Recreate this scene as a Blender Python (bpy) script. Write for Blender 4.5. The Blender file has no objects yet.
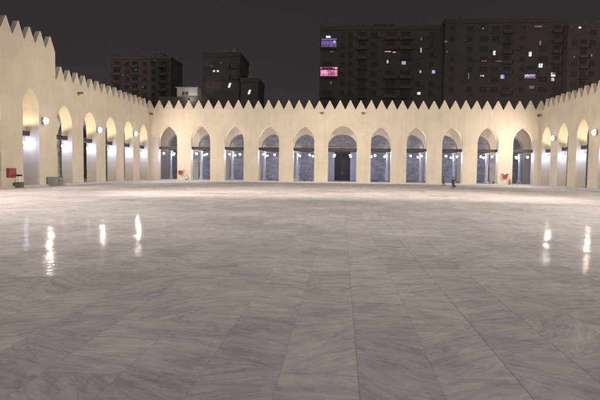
import bpy, bmesh, math, random
from mathutils import Vector, Matrix
R = math.radians
rnd = random.Random(7)
sc = bpy.context.scene
col = sc.collection

# ------------------------------------------------------------------ dimensions (metres)
WL, WR, ZB = -32.46, 31.77, 90.0          # inner faces of left / right wall, face of far wall
T = 1.35                                  # wall thickness
PAR, TIP = 12.05, 1.55                    # parapet height, merlon height
FPAR = 14.85                              # parapet of the taller front stretches
FY = 59.0                                 # where the taller stretch begins
PRO = 0.45                                # how far it stands proud
BEAM = 5.5
STEP = 0.18

# ------------------------------------------------------------------ helpers
def link(o, parent=None):
    col.objects.link(o)
    if parent is not None:
        o.parent = parent
    return o

def obj(name, bm, mats, parent=None, smooth=False, loc=None):
    me = bpy.data.meshes.new(name)
    bmesh.ops.recalc_face_normals(bm, faces=bm.faces[:])
    bm.to_mesh(me); bm.free()
    if not isinstance(mats, (list, tuple)):
        mats = [mats]
    for m in mats:
        me.materials.append(m)
    if smooth:
        for p in me.polygons:
            p.use_smooth = True
    o = bpy.data.objects.new(name, me)
    if loc is not None:
        o.location = loc
    return link(o, parent)

def tag(o, label, cat, group=None, kind=None):
    if label: o['label'] = label
    if cat: o['category'] = cat
    if group: o['group'] = group
    if kind: o['kind'] = kind
    return o

def empty(name, loc, rz=0.0):
    o = bpy.data.objects.new(name, None)
    o.location = loc; o.rotation_euler = (0, 0, rz)
    o.empty_display_size = 0.2
    return link(o)

def copy_tree(o, parent=None):
    c = o.copy(); link(c, parent)
    for ch in list(o.children):
        copy_tree(ch, c)
    return c

def box(bm, x0, x1, y0, y1, z0, z1, mi=0, bevel=0.0):
    vs = [bm.verts.new(p) for p in ((x0,y0,z0),(x1,y0,z0),(x1,y1,z0),(x0,y1,z0),(x0,y0,z1),(x1,y0,z1),(x1,y1,z1),(x0,y1,z1))]
    fs = []
    for q in ((0,3,2,1),(4,5,6,7),(0,1,5,4),(1,2,6,5),(2,3,7,6),(3,0,4,7)):
        f = bm.faces.new([vs[i] for i in q]); f.material_index = mi; fs.append(f)
    if bevel:
        es = list({e for f in fs for e in f.edges})
        bmesh.ops.bevel(bm, geom=es, offset=bevel, segments=2, affect='EDGES', profile=0.5, material=mi)
    return vs

def lathe(bm, prof, n=20, origin=(0,0,0), axis='Z', mi=0):
    """prof: list of (r, h) revolved about axis through origin"""
    rings = []
    ox, oy, oz = origin
    for r, h in prof:
        ring = []
        for k in range(n):
            a = 2*math.pi*k/n
            p = (r*math.cos(a), r*math.sin(a), h)
            if axis == 'Y': p = (p[0], p[2], p[1])
            if axis == 'X': p = (p[2], p[0], p[1])
            ring.append(bm.verts.new((p[0]+ox, p[1]+oy, p[2]+oz)))
        rings.append(ring)
    for a, b in zip(rings, rings[1:]):
        for k in range(n):
            f = bm.faces.new((a[k], a[(k+1)%n], b[(k+1)%n], b[k])); f.material_index = mi
    for ring in (rings[0], rings[-1]):
        try:
            f = bm.faces.new(ring); f.material_index = mi
        except ValueError:
            pass

def tube(bm, pts, r, n=8, mi=0):
    pts = [Vector(p) for p in pts]
    rings = []
    for i, p in enumerate(pts):
        d = (pts[min(i+1, len(pts)-1)] - pts[max(i-1, 0)]).normalized()
        u = d.cross(Vector((0,0,1)))
        if u.length < 1e-3: u = d.cross(Vector((1,0,0)))
        u.normalize(); v = d.cross(u)
        rr = r[i] if isinstance(r, (list, tuple)) else r
        rings.append([bm.verts.new(p + rr*(math.cos(2*math.pi*k/n)*u + math.sin(2*math.pi*k/n)*v)) for k in range(n)])
    for a, b in zip(rings, rings[1:]):
        for k in range(n):
            f = bm.faces.new((a[k], a[(k+1)%n], b[(k+1)%n], b[k])); f.material_index = mi
    for ring in (rings[0], rings[-1]):
        f = bm.faces.new(ring); f.material_index = mi

# ------------------------------------------------------------------ materials
def new_mat(name):
    m = bpy.data.materials.new(name); m.use_nodes = True
    nt = m.node_tree
    return m, nt, nt.nodes['Principled BSDF']

def N(nt, typ, **kw):
    n = nt.nodes.new(typ)
    for k, v in kw.items():
        setattr(n, k, v)
    return n

def simple(name, c, rough=0.6, metal=0.0, var=0.12, scale=6.0, bump=0.0):
    m, nt, b = new_mat(name)
    tc = N(nt, 'ShaderNodeTexCoord'); no = N(nt, 'ShaderNodeTexNoise')
    no.inputs['Scale'].default_value = scale; no.inputs['Detail'].default_value = 5
    nt.links.new(tc.outputs['Object'], no.inputs['Vector'])
    mx = N(nt, 'ShaderNodeMix', data_type='RGBA')
    mx.inputs[6].default_value = tuple(x*(1-var) for x in c) + (1,)
    mx.inputs[7].default_value = tuple(min(1, x*(1+var)) for x in c) + (1,)
    nt.links.new(no.outputs['Fac'], mx.inputs[0]); nt.links.new(mx.outputs[2], b.inputs['Base Color'])
    b.inputs['Roughness'].default_value = rough; b.inputs['Metallic'].default_value = metal
    if bump:
        bp = N(nt, 'ShaderNodeBump'); bp.inputs['Strength'].default_value = bump; bp.inputs['Distance'].default_value = 0.02
        nt.links.new(no.outputs['Fac'], bp.inputs['Height']); nt.links.new(bp.outputs[0], b.inputs['Normal'])
    return m

def emit(name, c, s):
    m, nt, b = new_mat(name)
    b.inputs['Base Color'].default_value = (.8, .8, .8, 1)
    b.inputs['Emission Color'].default_value = tuple(c) + (1,)
    b.inputs['Emission Strength'].default_value = s
    return m

def plaster(name, c):
    m, nt, b = new_mat(name)
    L = nt.links.new
    tc = N(nt, 'ShaderNodeTexCoord')
    n1 = N(nt, 'ShaderNodeTexNoise'); n1.inputs['Scale'].default_value = 0.35; n1.inputs['Detail'].default_value = 6; n1.inputs['Roughness'].default_value = .6
    n2 = N(nt, 'ShaderNodeTexNoise'); n2.inputs['Scale'].default_value = 9; n2.inputs['Detail'].default_value = 6
    mp = N(nt, 'ShaderNodeMapping'); mp.inputs['Scale'].default_value = (1.6, 1.6, .12)
    n3 = N(nt, 'ShaderNodeTexNoise'); n3.inputs['Scale'].default_value = 1.0; n3.inputs['Detail'].default_value = 5
    L(tc.outputs['Object'], n1.inputs['Vector']); L(tc.outputs['Object'], n2.inputs['Vector'])
    L(tc.outputs['Object'], mp.inputs['Vector']); L(mp.outputs[0], n3.inputs['Vector'])
    r = N(nt, 'ShaderNodeValToRGB')
    r.color_ramp.elements[0].position = .3; r.color_ramp.elements[1].position = .7
    r.color_ramp.elements[0].color = tuple(x*.9 for x in c) + (1,)
    r.color_ramp.elements[1].color = tuple(min(1, x*1.07) for x in c) + (1,)
    L(n1.outputs['Fac'], r.inputs[0])
    r3 = N(nt, 'ShaderNodeValToRGB')                       # rain streaks down the plaster
    r3.color_ramp.elements[0].position = .3; r3.color_ramp.elements[1].position = .55
    r3.color_ramp.elements[0].color = (.88, .86, .83, 1); r3.color_ramp.elements[1].color = (1, 1, 1, 1)
    L(n3.outputs['Fac'], r3.inputs[0])
    mx = N(nt, 'ShaderNodeMix', data_type='RGBA', blend_type='MULTIPLY'); mx.inputs[0].default_value = .45
    L(r.outputs[0], mx.inputs[6]); L(r3.outputs[0], mx.inputs[7])
    L(mx.outputs[2], b.inputs['Base Color'])
    b.inputs['Roughness'].default_value = .85
    sp = N(nt, 'ShaderNodeSeparateXYZ'); L(tc.outputs['Object'], sp.inputs[0])
    ad = N(nt, 'ShaderNodeMath', operation='ADD'); L(sp.outputs[0], ad.inputs[0]); L(sp.outputs[1], ad.inputs[1])
    cb = N(nt, 'ShaderNodeCombineXYZ'); L(ad.outputs[0], cb.inputs[0]); L(sp.outputs[2], cb.inputs[1])
    br = N(nt, 'ShaderNodeTexBrick'); L(cb.outputs[0], br.inputs['Vector']); br.inputs['Scale'].default_value = 1
    br.inputs['Brick Width'].default_value = 1.3; br.inputs['Row Height'].default_value = .6; br.inputs['Mortar Size'].default_value = .02; br.inputs['Mortar Smooth'].default_value = .6
    br.inputs['Color1'].default_value = (.975,.973,.97,1); br.inputs['Color2'].default_value = (1.0,1.0,1.0,1); br.inputs['Mortar'].default_value = (.972,.968,.96,1)
    m5 = N(nt, 'ShaderNodeMix', data_type='RGBA', blend_type='MULTIPLY'); m5.inputs[0].default_value = 1
    L(mx.outputs[2], m5.inputs[6]); L(br.outputs['Color'], m5.inputs[7]); L(m5.outputs[2], b.inputs['Base Color'])
    bp = N(nt, 'ShaderNodeBump'); bp.inputs['Strength'].default_value = .25; bp.inputs['Distance'].default_value = .02
    L(n2.outputs['Fac'], bp.inputs['Height']); L(bp.outputs[0], b.inputs['Normal'])
    return m

def ashlar(name, c):
    m, nt, b = new_mat(name)
    L = nt.links.new
    tc = N(nt, 'ShaderNodeTexCoord'); sp = N(nt, 'ShaderNodeSeparateXYZ'); ad = N(nt, 'ShaderNodeMath', operation='ADD')
    cb = N(nt, 'ShaderNodeCombineXYZ')
    L(tc.outputs['Object'], sp.inputs[0]); L(sp.outputs[0], ad.inputs[0]); L(sp.outputs[1], ad.inputs[1])
    L(ad.outputs[0], cb.inputs[0]); L(sp.outputs[2], cb.inputs[1])
    br = N(nt, 'ShaderNodeTexBrick')
    br.inputs['Scale'].default_value = 1; br.inputs['Brick Width'].default_value = 1.15; br.inputs['Row Height'].default_value = .52
    br.inputs['Mortar Size'].default_value = .012
    br.inputs['Color1'].default_value = tuple(x*.82 for x in c)+(1,); br.inputs['Color2'].default_value = tuple(x*1.15 for x in c)+(1,)
    br.inputs['Mortar'].default_value = tuple(x*.55 for x in c)+(1,)
    L(cb.outputs[0], br.inputs['Vector'])
    no = N(nt, 'ShaderNodeTexNoise'); no.inputs['Scale'].default_value = 2.2; no.inputs['Detail'].default_value = 8
    L(tc.outputs['Object'], no.inputs['Vector'])
    r = N(nt, 'ShaderNodeValToRGB'); r.color_ramp.elements[0].position = .3; r.color_ramp.elements[1].position = .65
    r.color_ramp.elements[0].color = (.68,.66,.64,1); r.color_ramp.elements[1].color = (1,1,1,1)
    L(no.outputs['Fac'], r.inputs[0])
    mx = N(nt, 'ShaderNodeMix', data_type='RGBA', blend_type='MULTIPLY'); mx.inputs[0].default_value = 1
    L(br.outputs['Color'], mx.inputs[6]); L(r.outputs[0], mx.inputs[7]); L(mx.outputs[2], b.inputs['Base Color'])
    b.inputs['Roughness'].default_value = .85
    bp = N(nt, 'ShaderNodeBump'); bp.inputs['Strength'].default_value = .4; bp.inputs['Distance'].default_value = .02
    L(br.outputs['Fac'], bp.inputs['Height']); bp.invert = True
    L(bp.outputs[0], b.inputs['Normal'])
    return m

def marble_floor():
    m, nt, b = new_mat('marble_paving')
    L = nt.links.new
    def M(op, a, bb=None, c=None):
        n = N(nt, 'ShaderNodeMath', operation=op)
        for i, v in enumerate((a, bb, c)):
            if v is None: continue
            if isinstance(v, (int, float)): n.inputs[i].default_value = v
            else: L(v, n.inputs[i])
        return n.outputs[0]
    tc = N(nt, 'ShaderNodeTexCoord'); sp = N(nt, 'ShaderNodeSeparateXYZ'); L(tc.outputs['Object'], sp.inputs[0])
    X, Y = sp.outputs[0], sp.outputs[1]
    W, H = .78, 1.87
    u = M('DIVIDE', M('SUBTRACT', X, .2), W)
    cu = M('FLOOR', u); fu = M('FRACT', u)
    wn = N(nt, 'ShaderNodeTexWhiteNoise', noise_dimensions='1D'); L(cu, wn.inputs['W'])
    v = M('ADD', M('DIVIDE', Y, H), M('MULTIPLY', wn.outputs['Value'], .93))
    cv = M('FLOOR', v); fv = M('FRACT', v)
    du = M('MULTIPLY', M('MINIMUM', fu, M('SUBTRACT', 1.0, fu)), W)
    dv = M('MULTIPLY', M('MINIMUM', fv, M('SUBTRACT', 1.0, fv)), H)
    d = M('MINIMUM', du, dv)
    # a joint that comes and goes: some are grouted tight, some open and dirty
    jn = N(nt, 'ShaderNodeTexNoise'); jn.inputs['Scale'].default_value = 1.3; jn.inputs['Detail'].default_value = 6
    L(tc.outputs['Object'], jn.inputs['Vector'])
    jr = N(nt, 'ShaderNodeMapRange'); jr.inputs['From Min'].default_value = .0022; jr.inputs['From Max'].default_value = .0075
    jr.inputs['To Min'].default_value = 1; jr.inputs['To Max'].default_value = 0
    L(d, jr.inputs['Value'])
    ju = M('LESS_THAN', du, dv)
    w3 = N(nt, 'ShaderNodeTexWhiteNoise', noise_dimensions='1D'); L(M('ROUND', u), w3.inputs['W'])
    jw = M('MULTIPLY', jr.outputs[0], M('MULTIPLY_ADD', M('MULTIPLY', ju, M('POWER', w3.outputs['Value'], 1.6)), M('MULTIPLY', jn.outputs['Fac'], 1.15), M('MULTIPLY_ADD', jn.outputs['Fac'], .42, .02)))
    cc = N(nt, 'ShaderNodeCombineXYZ'); L(cu, cc.inputs[0]); L(cv, cc.inputs[1])
    cc.inputs[2].default_value = 4.7
    w2 = N(nt, 'ShaderNodeTexWhiteNoise', noise_dimensions='3D'); L(cc.outputs[0], w2.inputs['Vector'])
    s2 = N(nt, 'ShaderNodeSeparateColor'); L(w2.outputs['Color'], s2.inputs[0])
    # per-slab vein direction and offset
    off = N(nt, 'ShaderNodeVectorMath', operation='MULTIPLY_ADD')
    L(w2.outputs['Color'], off.inputs[0]); off.inputs[1].default_value = (37, 53, 11); L(tc.outputs['Object'], off.inputs[2])
    rot = N(nt, 'ShaderNodeVectorRotate', rotation_type='Z_AXIS'); L(off.outputs[0], rot.inputs['Vector'])
    L(M('MULTIPLY_ADD', s2.outputs[0], 1.8, -1.0), rot.inputs['Angle'])
    mp = N(nt, 'ShaderNodeMapping'); mp.inputs['Scale'].default_value = (.8, 3.0, 1)
    L(rot.outputs[0], mp.inputs['Vector'])
    vn = N(nt, 'ShaderNodeTexNoise'); vn.inputs['Scale'].default_value = 1.15; vn.inputs['Detail'].default_value = 9
    vn.inputs['Roughness'].default_value = .62; vn.inputs['Distortion'].default_value = 1.5
    L(mp.outputs[0], vn.inputs['Vector'])
    vr = N(nt, 'ShaderNodeValToRGB'); e = vr.color_ramp.elements
    e[0].position = .30; e[0].color = (.40,.39,.395,1); e[1].position = .70; e[1].color = (.60,.58,.58,1)
    k = e.new(.45); k.color = (.48,.46,.46,1)
    L(vn.outputs['Fac'], vr.inputs[0])
    # thin dark veins
    v2 = N(nt, 'ShaderNodeTexNoise'); v2.inputs['Scale'].default_value = .8; v2.inputs['Detail'].default_value = 6; v2.inputs['Distortion'].default_value = 1.6
    L(mp.outputs[0], v2.inputs['Vector'])
    vl = M('ABSOLUTE', M('SUBTRACT', v2.outputs['Fac'], .5))
    vm = N(nt, 'ShaderNodeMapRange'); vm.inputs['From Min'].default_value = 0; vm.inputs['From Max'].default_value = .028
    vm.inputs['To Min'].default_value = .86; vm.inputs['To Max'].default_value = 1
    L(vl, vm.inputs['Value'])
    # slab tone
    tone = M('MULTIPLY_ADD', s2.outputs[1], .13, .915)
    # dirt, metres wide
    dn = N(nt, 'ShaderNodeTexNoise'); dn.inputs['Scale'].default_value = .16; dn.inputs['Detail'].default_value = 7; dn.inputs['Roughness'].default_value = .62
    L(tc.outputs['Object'], dn.inputs['Vector'])
    dr = N(nt, 'ShaderNodeMapRange'); dr.inputs['From Min'].default_value = .3; dr.inputs['From Max'].default_value = .7
    dr.inputs['To Min'].default_value = .74; dr.inputs['To Max'].default_value = 1.06
    L(dn.outputs['Fac'], dr.inputs['Value'])
    gn = N(nt, 'ShaderNodeTexNoise'); gn.inputs['Scale'].default_value = 7; gn.inputs['Detail'].default_value = 10; gn.inputs['Roughness'].default_value = .7; gn.inputs['Distortion'].default_value = .6
    L(mp.outputs[0], gn.inputs['Vector'])
    gr = N(nt, 'ShaderNodeMapRange'); gr.inputs['From Min'].default_value = .3; gr.inputs['From Max'].default_value = .7; gr.inputs['To Min'].default_value = .86; gr.inputs['To Max'].default_value = 1.12
    L(gn.outputs['Fac'], gr.inputs['Value'])
    # scuffs and old water marks across the slabs
    kn = N(nt, 'ShaderNodeTexNoise'); kn.inputs['Scale'].default_value = 1.1; kn.inputs['Detail'].default_value = 10; kn.inputs['Roughness'].default_value = .72
    L(tc.outputs['Object'], kn.inputs['Vector'])
    kr = N(nt, 'ShaderNodeMapRange'); kr.inputs['From Min'].default_value = .36; kr.inputs['From Max'].default_value = .56; kr.inputs['To Min'].default_value = .90; kr.inputs['To Max'].default_value = 1.02
    L(kn.outputs['Fac'], kr.inputs['Value'])
    fac = M('MULTIPLY', M('MULTIPLY', tone, dr.outputs[0]), M('MULTIPLY', vm.outputs[0], M('MULTIPLY', gr.outputs[0], kr.outputs[0])))
    sc_ = N(nt, 'ShaderNodeVectorMath', operation='SCALE'); L(vr.outputs[0], sc_.inputs[0]); L(fac, sc_.inputs['Scale'])
    mx = N(nt, 'ShaderNodeMix', data_type='RGBA'); L(M('MINIMUM', jw, 1.0), mx.inputs[0])
    L(sc_.outputs[0], mx.inputs[6]); mx.inputs[7].default_value = (.17,.16,.155,1)
    # small specks of grit
    sn = N(nt, 'ShaderNodeTexVoronoi'); sn.inputs['Scale'].default_value = 2.1; L(tc.outputs['Object'], sn.inputs['Vector'])
    sm = M('LESS_THAN', sn.outputs['Distance'], .016)
    mx2 = N(nt, 'ShaderNodeMix', data_type='RGBA'); L(sm, mx2.inputs[0]); L(mx.outputs[2], mx2.inputs[6]); mx2.inputs[7].default_value = (.06,.055,.05,1)
    # polish worn unevenly: dull dusty areas and glossy islands
    rn = N(nt, 'ShaderNodeTexNoise'); rn.inputs['Scale'].default_value = .8; rn.inputs['Detail'].default_value = 9; rn.inputs['Roughness'].default_value = .7
    L(tc.outputs['Object'], rn.inputs['Vector'])
    pr = N(nt, 'ShaderNodeMapRange'); pr.inputs['From Min'].default_value = .40; pr.inputs['From Max'].default_value = .66
    pr.inputs['To Min'].default_value = .03; pr.inputs['To Max'].default_value = .52
    L(rn.outputs['Fac'], pr.inputs['Value'])
    polish = M('MULTIPLY', pr.outputs[0], M('MULTIPLY_ADD', s2.outputs[2], .5, .6))
    polish = M('MULTIPLY', polish, M('SUBTRACT', 1.0, M('MULTIPLY', M('MINIMUM', jw, 1.0), .8)))
    fk = N(nt, 'ShaderNodeTexNoise'); fk.inputs['Scale'].default_value = 4.5; fk.inputs['Detail'].default_value = 6; fk.inputs['Roughness'].default_value = .7
    L(tc.outputs['Object'], fk.inputs['Vector'])
    fm = N(nt, 'ShaderNodeMapRange'); fm.inputs['From Min'].default_value = .42; fm.inputs['From Max'].default_value = .60; fm.inputs['To Min'].default_value = .04; fm.inputs['To Max'].default_value = 1.0
    L(fk.outputs['Fac'], fm.inputs['Value'])
    polish = M('MULTIPLY', polish, fm.outputs[0])
    # glints placed by mask: gloss only where floodlights mirror, bulb reflections cut out
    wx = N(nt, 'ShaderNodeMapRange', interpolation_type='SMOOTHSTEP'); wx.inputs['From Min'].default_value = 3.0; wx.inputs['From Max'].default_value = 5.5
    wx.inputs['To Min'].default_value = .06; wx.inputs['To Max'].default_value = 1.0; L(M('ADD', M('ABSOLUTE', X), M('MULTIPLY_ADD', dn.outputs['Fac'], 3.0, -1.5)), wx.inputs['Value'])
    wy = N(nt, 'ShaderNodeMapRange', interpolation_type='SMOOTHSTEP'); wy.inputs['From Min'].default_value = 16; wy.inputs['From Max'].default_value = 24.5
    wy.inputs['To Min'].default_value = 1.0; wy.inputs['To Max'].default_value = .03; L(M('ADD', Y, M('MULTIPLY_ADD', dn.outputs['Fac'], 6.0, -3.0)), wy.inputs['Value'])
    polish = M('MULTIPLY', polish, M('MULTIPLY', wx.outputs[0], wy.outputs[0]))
    ro = M('MULTIPLY_ADD', rn.outputs['Fac'], -.10, .165)
    # hand-laid slabs: each lies a touch off level, with a soft waviness
    bn = N(nt, 'ShaderNodeTexNoise'); bn.inputs['Scale'].default_value = 2.2; bn.inputs['Detail'].default_value = 3
    L(tc.outputs['Object'], bn.inputs['Vector'])
    bp = N(nt, 'ShaderNodeBump'); bp.inputs['Strength'].default_value = .5; bp.inputs['Distance'].default_value = 1
    b3 = N(nt, 'ShaderNodeTexNoise'); b3.inputs['Scale'].default_value = 8; b3.inputs['Detail'].default_value = 3; L(tc.outputs['Object'], b3.inputs['Vector'])
    L(M('MULTIPLY_ADD', b3.outputs['Fac'], .0042, M('MULTIPLY', bn.outputs['Fac'], .011)), bp.inputs['Height'])
    ti = N(nt, 'ShaderNodeVectorMath', operation='SUBTRACT'); L(w2.outputs['Color'], ti.inputs[0]); ti.inputs[1].default_value = (.5,.5,.5)
    ts = N(nt, 'ShaderNodeVectorMath', operation='MULTIPLY_ADD'); L(ti.outputs[0], ts.inputs[0]); ts.inputs[1].default_value = (.014,.024,0)
    L(bp.outputs[0], ts.inputs[2])
    nn = N(nt, 'ShaderNodeVectorMath', operation='NORMALIZE'); L(ts.outputs[0], nn.inputs[0])
    df = N(nt, 'ShaderNodeBsdfDiffuse'); L(mx2.outputs[2], df.inputs['Color'])
    gl = N(nt, 'ShaderNodeBsdfGlossy'); L(ro, gl.inputs['Roughness']); L(nn.outputs[0], gl.inputs['Normal']); gl.inputs['Color'].default_value = (1,1,1,1)
    fr = N(nt, 'ShaderNodeFresnel'); fr.inputs['IOR'].default_value = 1.45
    ms = N(nt, 'ShaderNodeMixShader'); L(M('MULTIPLY', M('MINIMUM', fr.outputs[0], .55), polish), ms.inputs[0])
    L(df.outputs[0], ms.inputs[1]); L(gl.outputs[0], ms.inputs[2])
    nt.nodes.remove(b)
    L(ms.outputs[0], nt.nodes['Material Output'].inputs['Surface'])
    return m

PLASTER = plaster('cream_plaster', (.55, .497, .405))
PLASTER_IN = plaster('grey_plaster', (.52, .475, .41))
ASHLAR = ashlar('grey_ashlar', (.58, .55, .51))
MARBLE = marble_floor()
MARBLE_W = simple('white_marble', (.66,.65,.64), .4, 0, .12, 3)
STEPM = simple('step_marble', (.46,.445,.43), .45, 0, .18, 1.5)
TIMBER = simple('dark_timber', (.045,.034,.028), .6, 0, .35, 8, .2)
DOORM = simple('door_timber', (.055,.040,.032), .55, 0, .3, 6, .2)
DARKM = simple('dark_metal', (.035,.034,.034), .45, .5, .2)
GREYM = simple('grey_metal', (.22,.21,.195), .5, .3, .15)
PALEM = simple('pale_metal', (.6,.58,.54), .45, .2, .1)
REDM = simple('red_enamel', (.24,.035,.032), .4, 0, .15, 10)
HOSE = simple('red_hose', (.5,.10,.08), .6, 0, .2, 12)
BRASS = simple('brass', (.45,.30,.10), .35, .9)
BLACK = simple('black_plastic', (.02,.02,.021), .5)
RUBBER = simple('dark_mat', (.03,.028,.027), .8)
ROOFM = simple('roof_concrete', (.2,.19,.18), .9)
GLASSD = simple('dark_glass', (.11,.105,.097), .5, 0, .2)
FRAMEM = simple('window_frame', (.21,.20,.18), .6)
SHUT = simple('brown_shutter', (.16,.14,.115), .7)
CONC = {'a': plaster('brown_render', (.25,.235,.205)), 'b': plaster('grey_render', (.22,.21,.19)), 'c': plaster('sand_render', (.24,.225,.195)), 'd': plaster('dark_render', (.125,.12,.115)), 'e': plaster('far_render', (.30,.285,.26)), 'w': plaster('white_render', (.72,.70,.67))}
LENS = emit('flood_lens', (1, .93, .82), 22)
BULB = emit('cool_bulb', (.50, .60, 1.0), 128)
UPL = emit('warm_strip', (1, .72, .38), 8)

# ------------------------------------------------------------------ camera (solved from the photograph)
f_, yaw, pitch, roll, CH = 542.3, R(4.30), R(3.14), R(.69), 2.034
def ray(u, v):
    a, b = u-300, v-200
    c, s = math.cos(roll), math.sin(roll)
    x, y = a*c+b*s, -a*s+b*c
    Xc, U, D = x/f_, -y/f_, 1.0
    c, s = math.cos(pitch), math.sin(pitch)
    Yc, Zc = D*c+U*s, -D*s+U*c
    c, s = math.cos(yaw), math.sin(yaw)
    return Vector((Xc*c-Yc*s, Xc*s+Yc*c, Zc))
fw = ray(300, 200).normalized(); rt = (ray(301, 200)-ray(300, 200)).normalized(); up = (ray(300, 199)-ray(300, 200)).normalized()
cam = bpy.data.cameras.new('camera'); co = bpy.data.objects.new('camera', cam); col.objects.link(co)
mw = Matrix((rt, up, -fw)).transposed().to_4x4(); mw.translation = Vector((0, 0, CH))
co.matrix_world = mw
cam.sensor_width = 36; cam.lens = 36*f_/600; cam.clip_start = .1; cam.clip_end = 5000
sc.camera = co

# ------------------------------------------------------------------ night sky with a city's glow
w = bpy.data.worlds.new('World'); sc.world = w; w.use_nodes = True
nt = w.node_tree; L = nt.links.new
bg = nt.nodes['Background']; out = nt.nodes['World Output']
sky = N(nt, 'ShaderNodeTexSky', sky_type='NISHITA'); sky.sun_disc = False
sky.sun_elevation = R(-5); sky.sun_rotation = R(200)
L(sky.outputs[0], bg.inputs['Color']); bg.inputs['Strength'].default_value = .05
tc = N(nt, 'ShaderNodeTexCoord'); sp = N(nt, 'ShaderNodeSeparateXYZ'); L(tc.outputs['Generated'], sp.inputs[0])
mr = N(nt, 'ShaderNodeMapRange'); mr.inputs['From Min'].default_value = .0; mr.inputs['From Max'].default_value = .5; L(sp.outputs[2], mr.inputs['Value'])
cr = N(nt, 'ShaderNodeValToRGB'); cr.color_ramp.elements[0].color = (.0455,.0385,.0415,1); cr.color_ramp.elements[1].color = (.0175,.0160,.0165,1)
L(mr.outputs[0], cr.inputs[0])
no = N(nt, 'ShaderNodeTexNoise'); no.inputs['Scale'].default_value = 2.2; no.inputs['Detail'].default_value = 4; L(tc.outputs['Generated'], no.inputs['Vector'])
nr = N(nt, 'ShaderNodeMapRange'); nr.inputs['To Min'].default_value = .88; nr.inputs['To Max'].default_value = 1.12; L(no.outputs['Fac'], nr.inputs['Value'])
# glow raised on the unseen side behind the camera to brighten the tower fronts
mb = N(nt, 'ShaderNodeMapRange'); mb.inputs['From Min'].default_value = .25; mb.inputs['From Max'].default_value = -.8
mb.inputs['To Min'].default_value = 1; mb.inputs['To Max'].default_value = 5.3; L(sp.outputs[1], mb.inputs['Value'])
mm = N(nt, 'ShaderNodeMath', operation='MULTIPLY'); L(nr.outputs[0], mm.inputs[0]); L(mb.outputs[0], mm.inputs[1])
b2 = N(nt, 'ShaderNodeBackground'); L(cr.outputs[0], b2.inputs['Color']); L(mm.outputs[0], b2.inputs['Strength'])
ash = N(nt, 'ShaderNodeAddShader'); L(bg.outputs[0], ash.inputs[0]); L(b2.outputs[0], ash.inputs[1]); L(ash.outputs[0], out.inputs['Surface'])

# ------------------------------------------------------------------ ground
bm = bmesh.new(); box(bm, -1500, 1500, -900, 2500, -.6, -.30)
tag(obj('ground', bm, simple('city_ground', (.06,.055,.05), .9)), None, None, kind='structure')
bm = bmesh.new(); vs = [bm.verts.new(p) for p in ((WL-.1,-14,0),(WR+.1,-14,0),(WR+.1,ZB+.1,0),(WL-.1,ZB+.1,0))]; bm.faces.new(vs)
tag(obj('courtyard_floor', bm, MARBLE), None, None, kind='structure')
# raised arcade floors with a low step in front of the walls
AD = 14.0
bm = bmesh.new()
box(bm, WL-AD, WR+AD, ZB-.38, ZB+AD, -.25, STEP, bevel=.012)
tag(obj('arcade_floor', bm, STEPM), None, None, kind='structure')
bm = bmesh.new(); box(bm, WL-AD, WL+PRO+.30, -12, ZB-.384, -.25, STEP, bevel=.012)
tag(obj('arcade_floor', bm, STEPM), None, None, kind='structure')
bm = bmesh.new(); box(bm, WR-PRO-.30, WR+AD, -12, ZB-.384, -.25, STEP, bevel=.012)
tag(obj('arcade_floor', bm, STEPM), None, None, kind='structure')
for x0, x1, y0, y1 in ((WL-AD, WR+AD, ZB+T+.01, ZB+AD), (WL-AD, WL-T-.01, -12, ZB+T), (WR+T+.01, WR+AD, -12, ZB+T)):
    bm = bmesh.new(); box(bm, x0, x1, y0, y1, 10.9, 11.3)
    tag(obj('ceiling', bm, PLASTER_IN), None, None, kind='structure')

# ------------------------------------------------------------------ arcade walls
def arch_pts(c, w, peak, spring, n=14):
    """(s, z) from lower left up the jamb, over a keel arch and down"""
    a = w/2; rise = peak-spring
    k = (rise*rise - a*a)/(2*a)          # pointed arch: centres lie k beyond the axis
    r = a + k
    th = math.atan2(rise, k)
    pts = [(c-a, -.05)]
    for i in range(n+1):
        t = math.pi - th*i/n
        pts.append((c + k + r*math.cos(t), spring + r*math.sin(t)))
    right = [(2*c - s, z) for s, z in pts[:-1]][::-1]
    return pts + right

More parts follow.
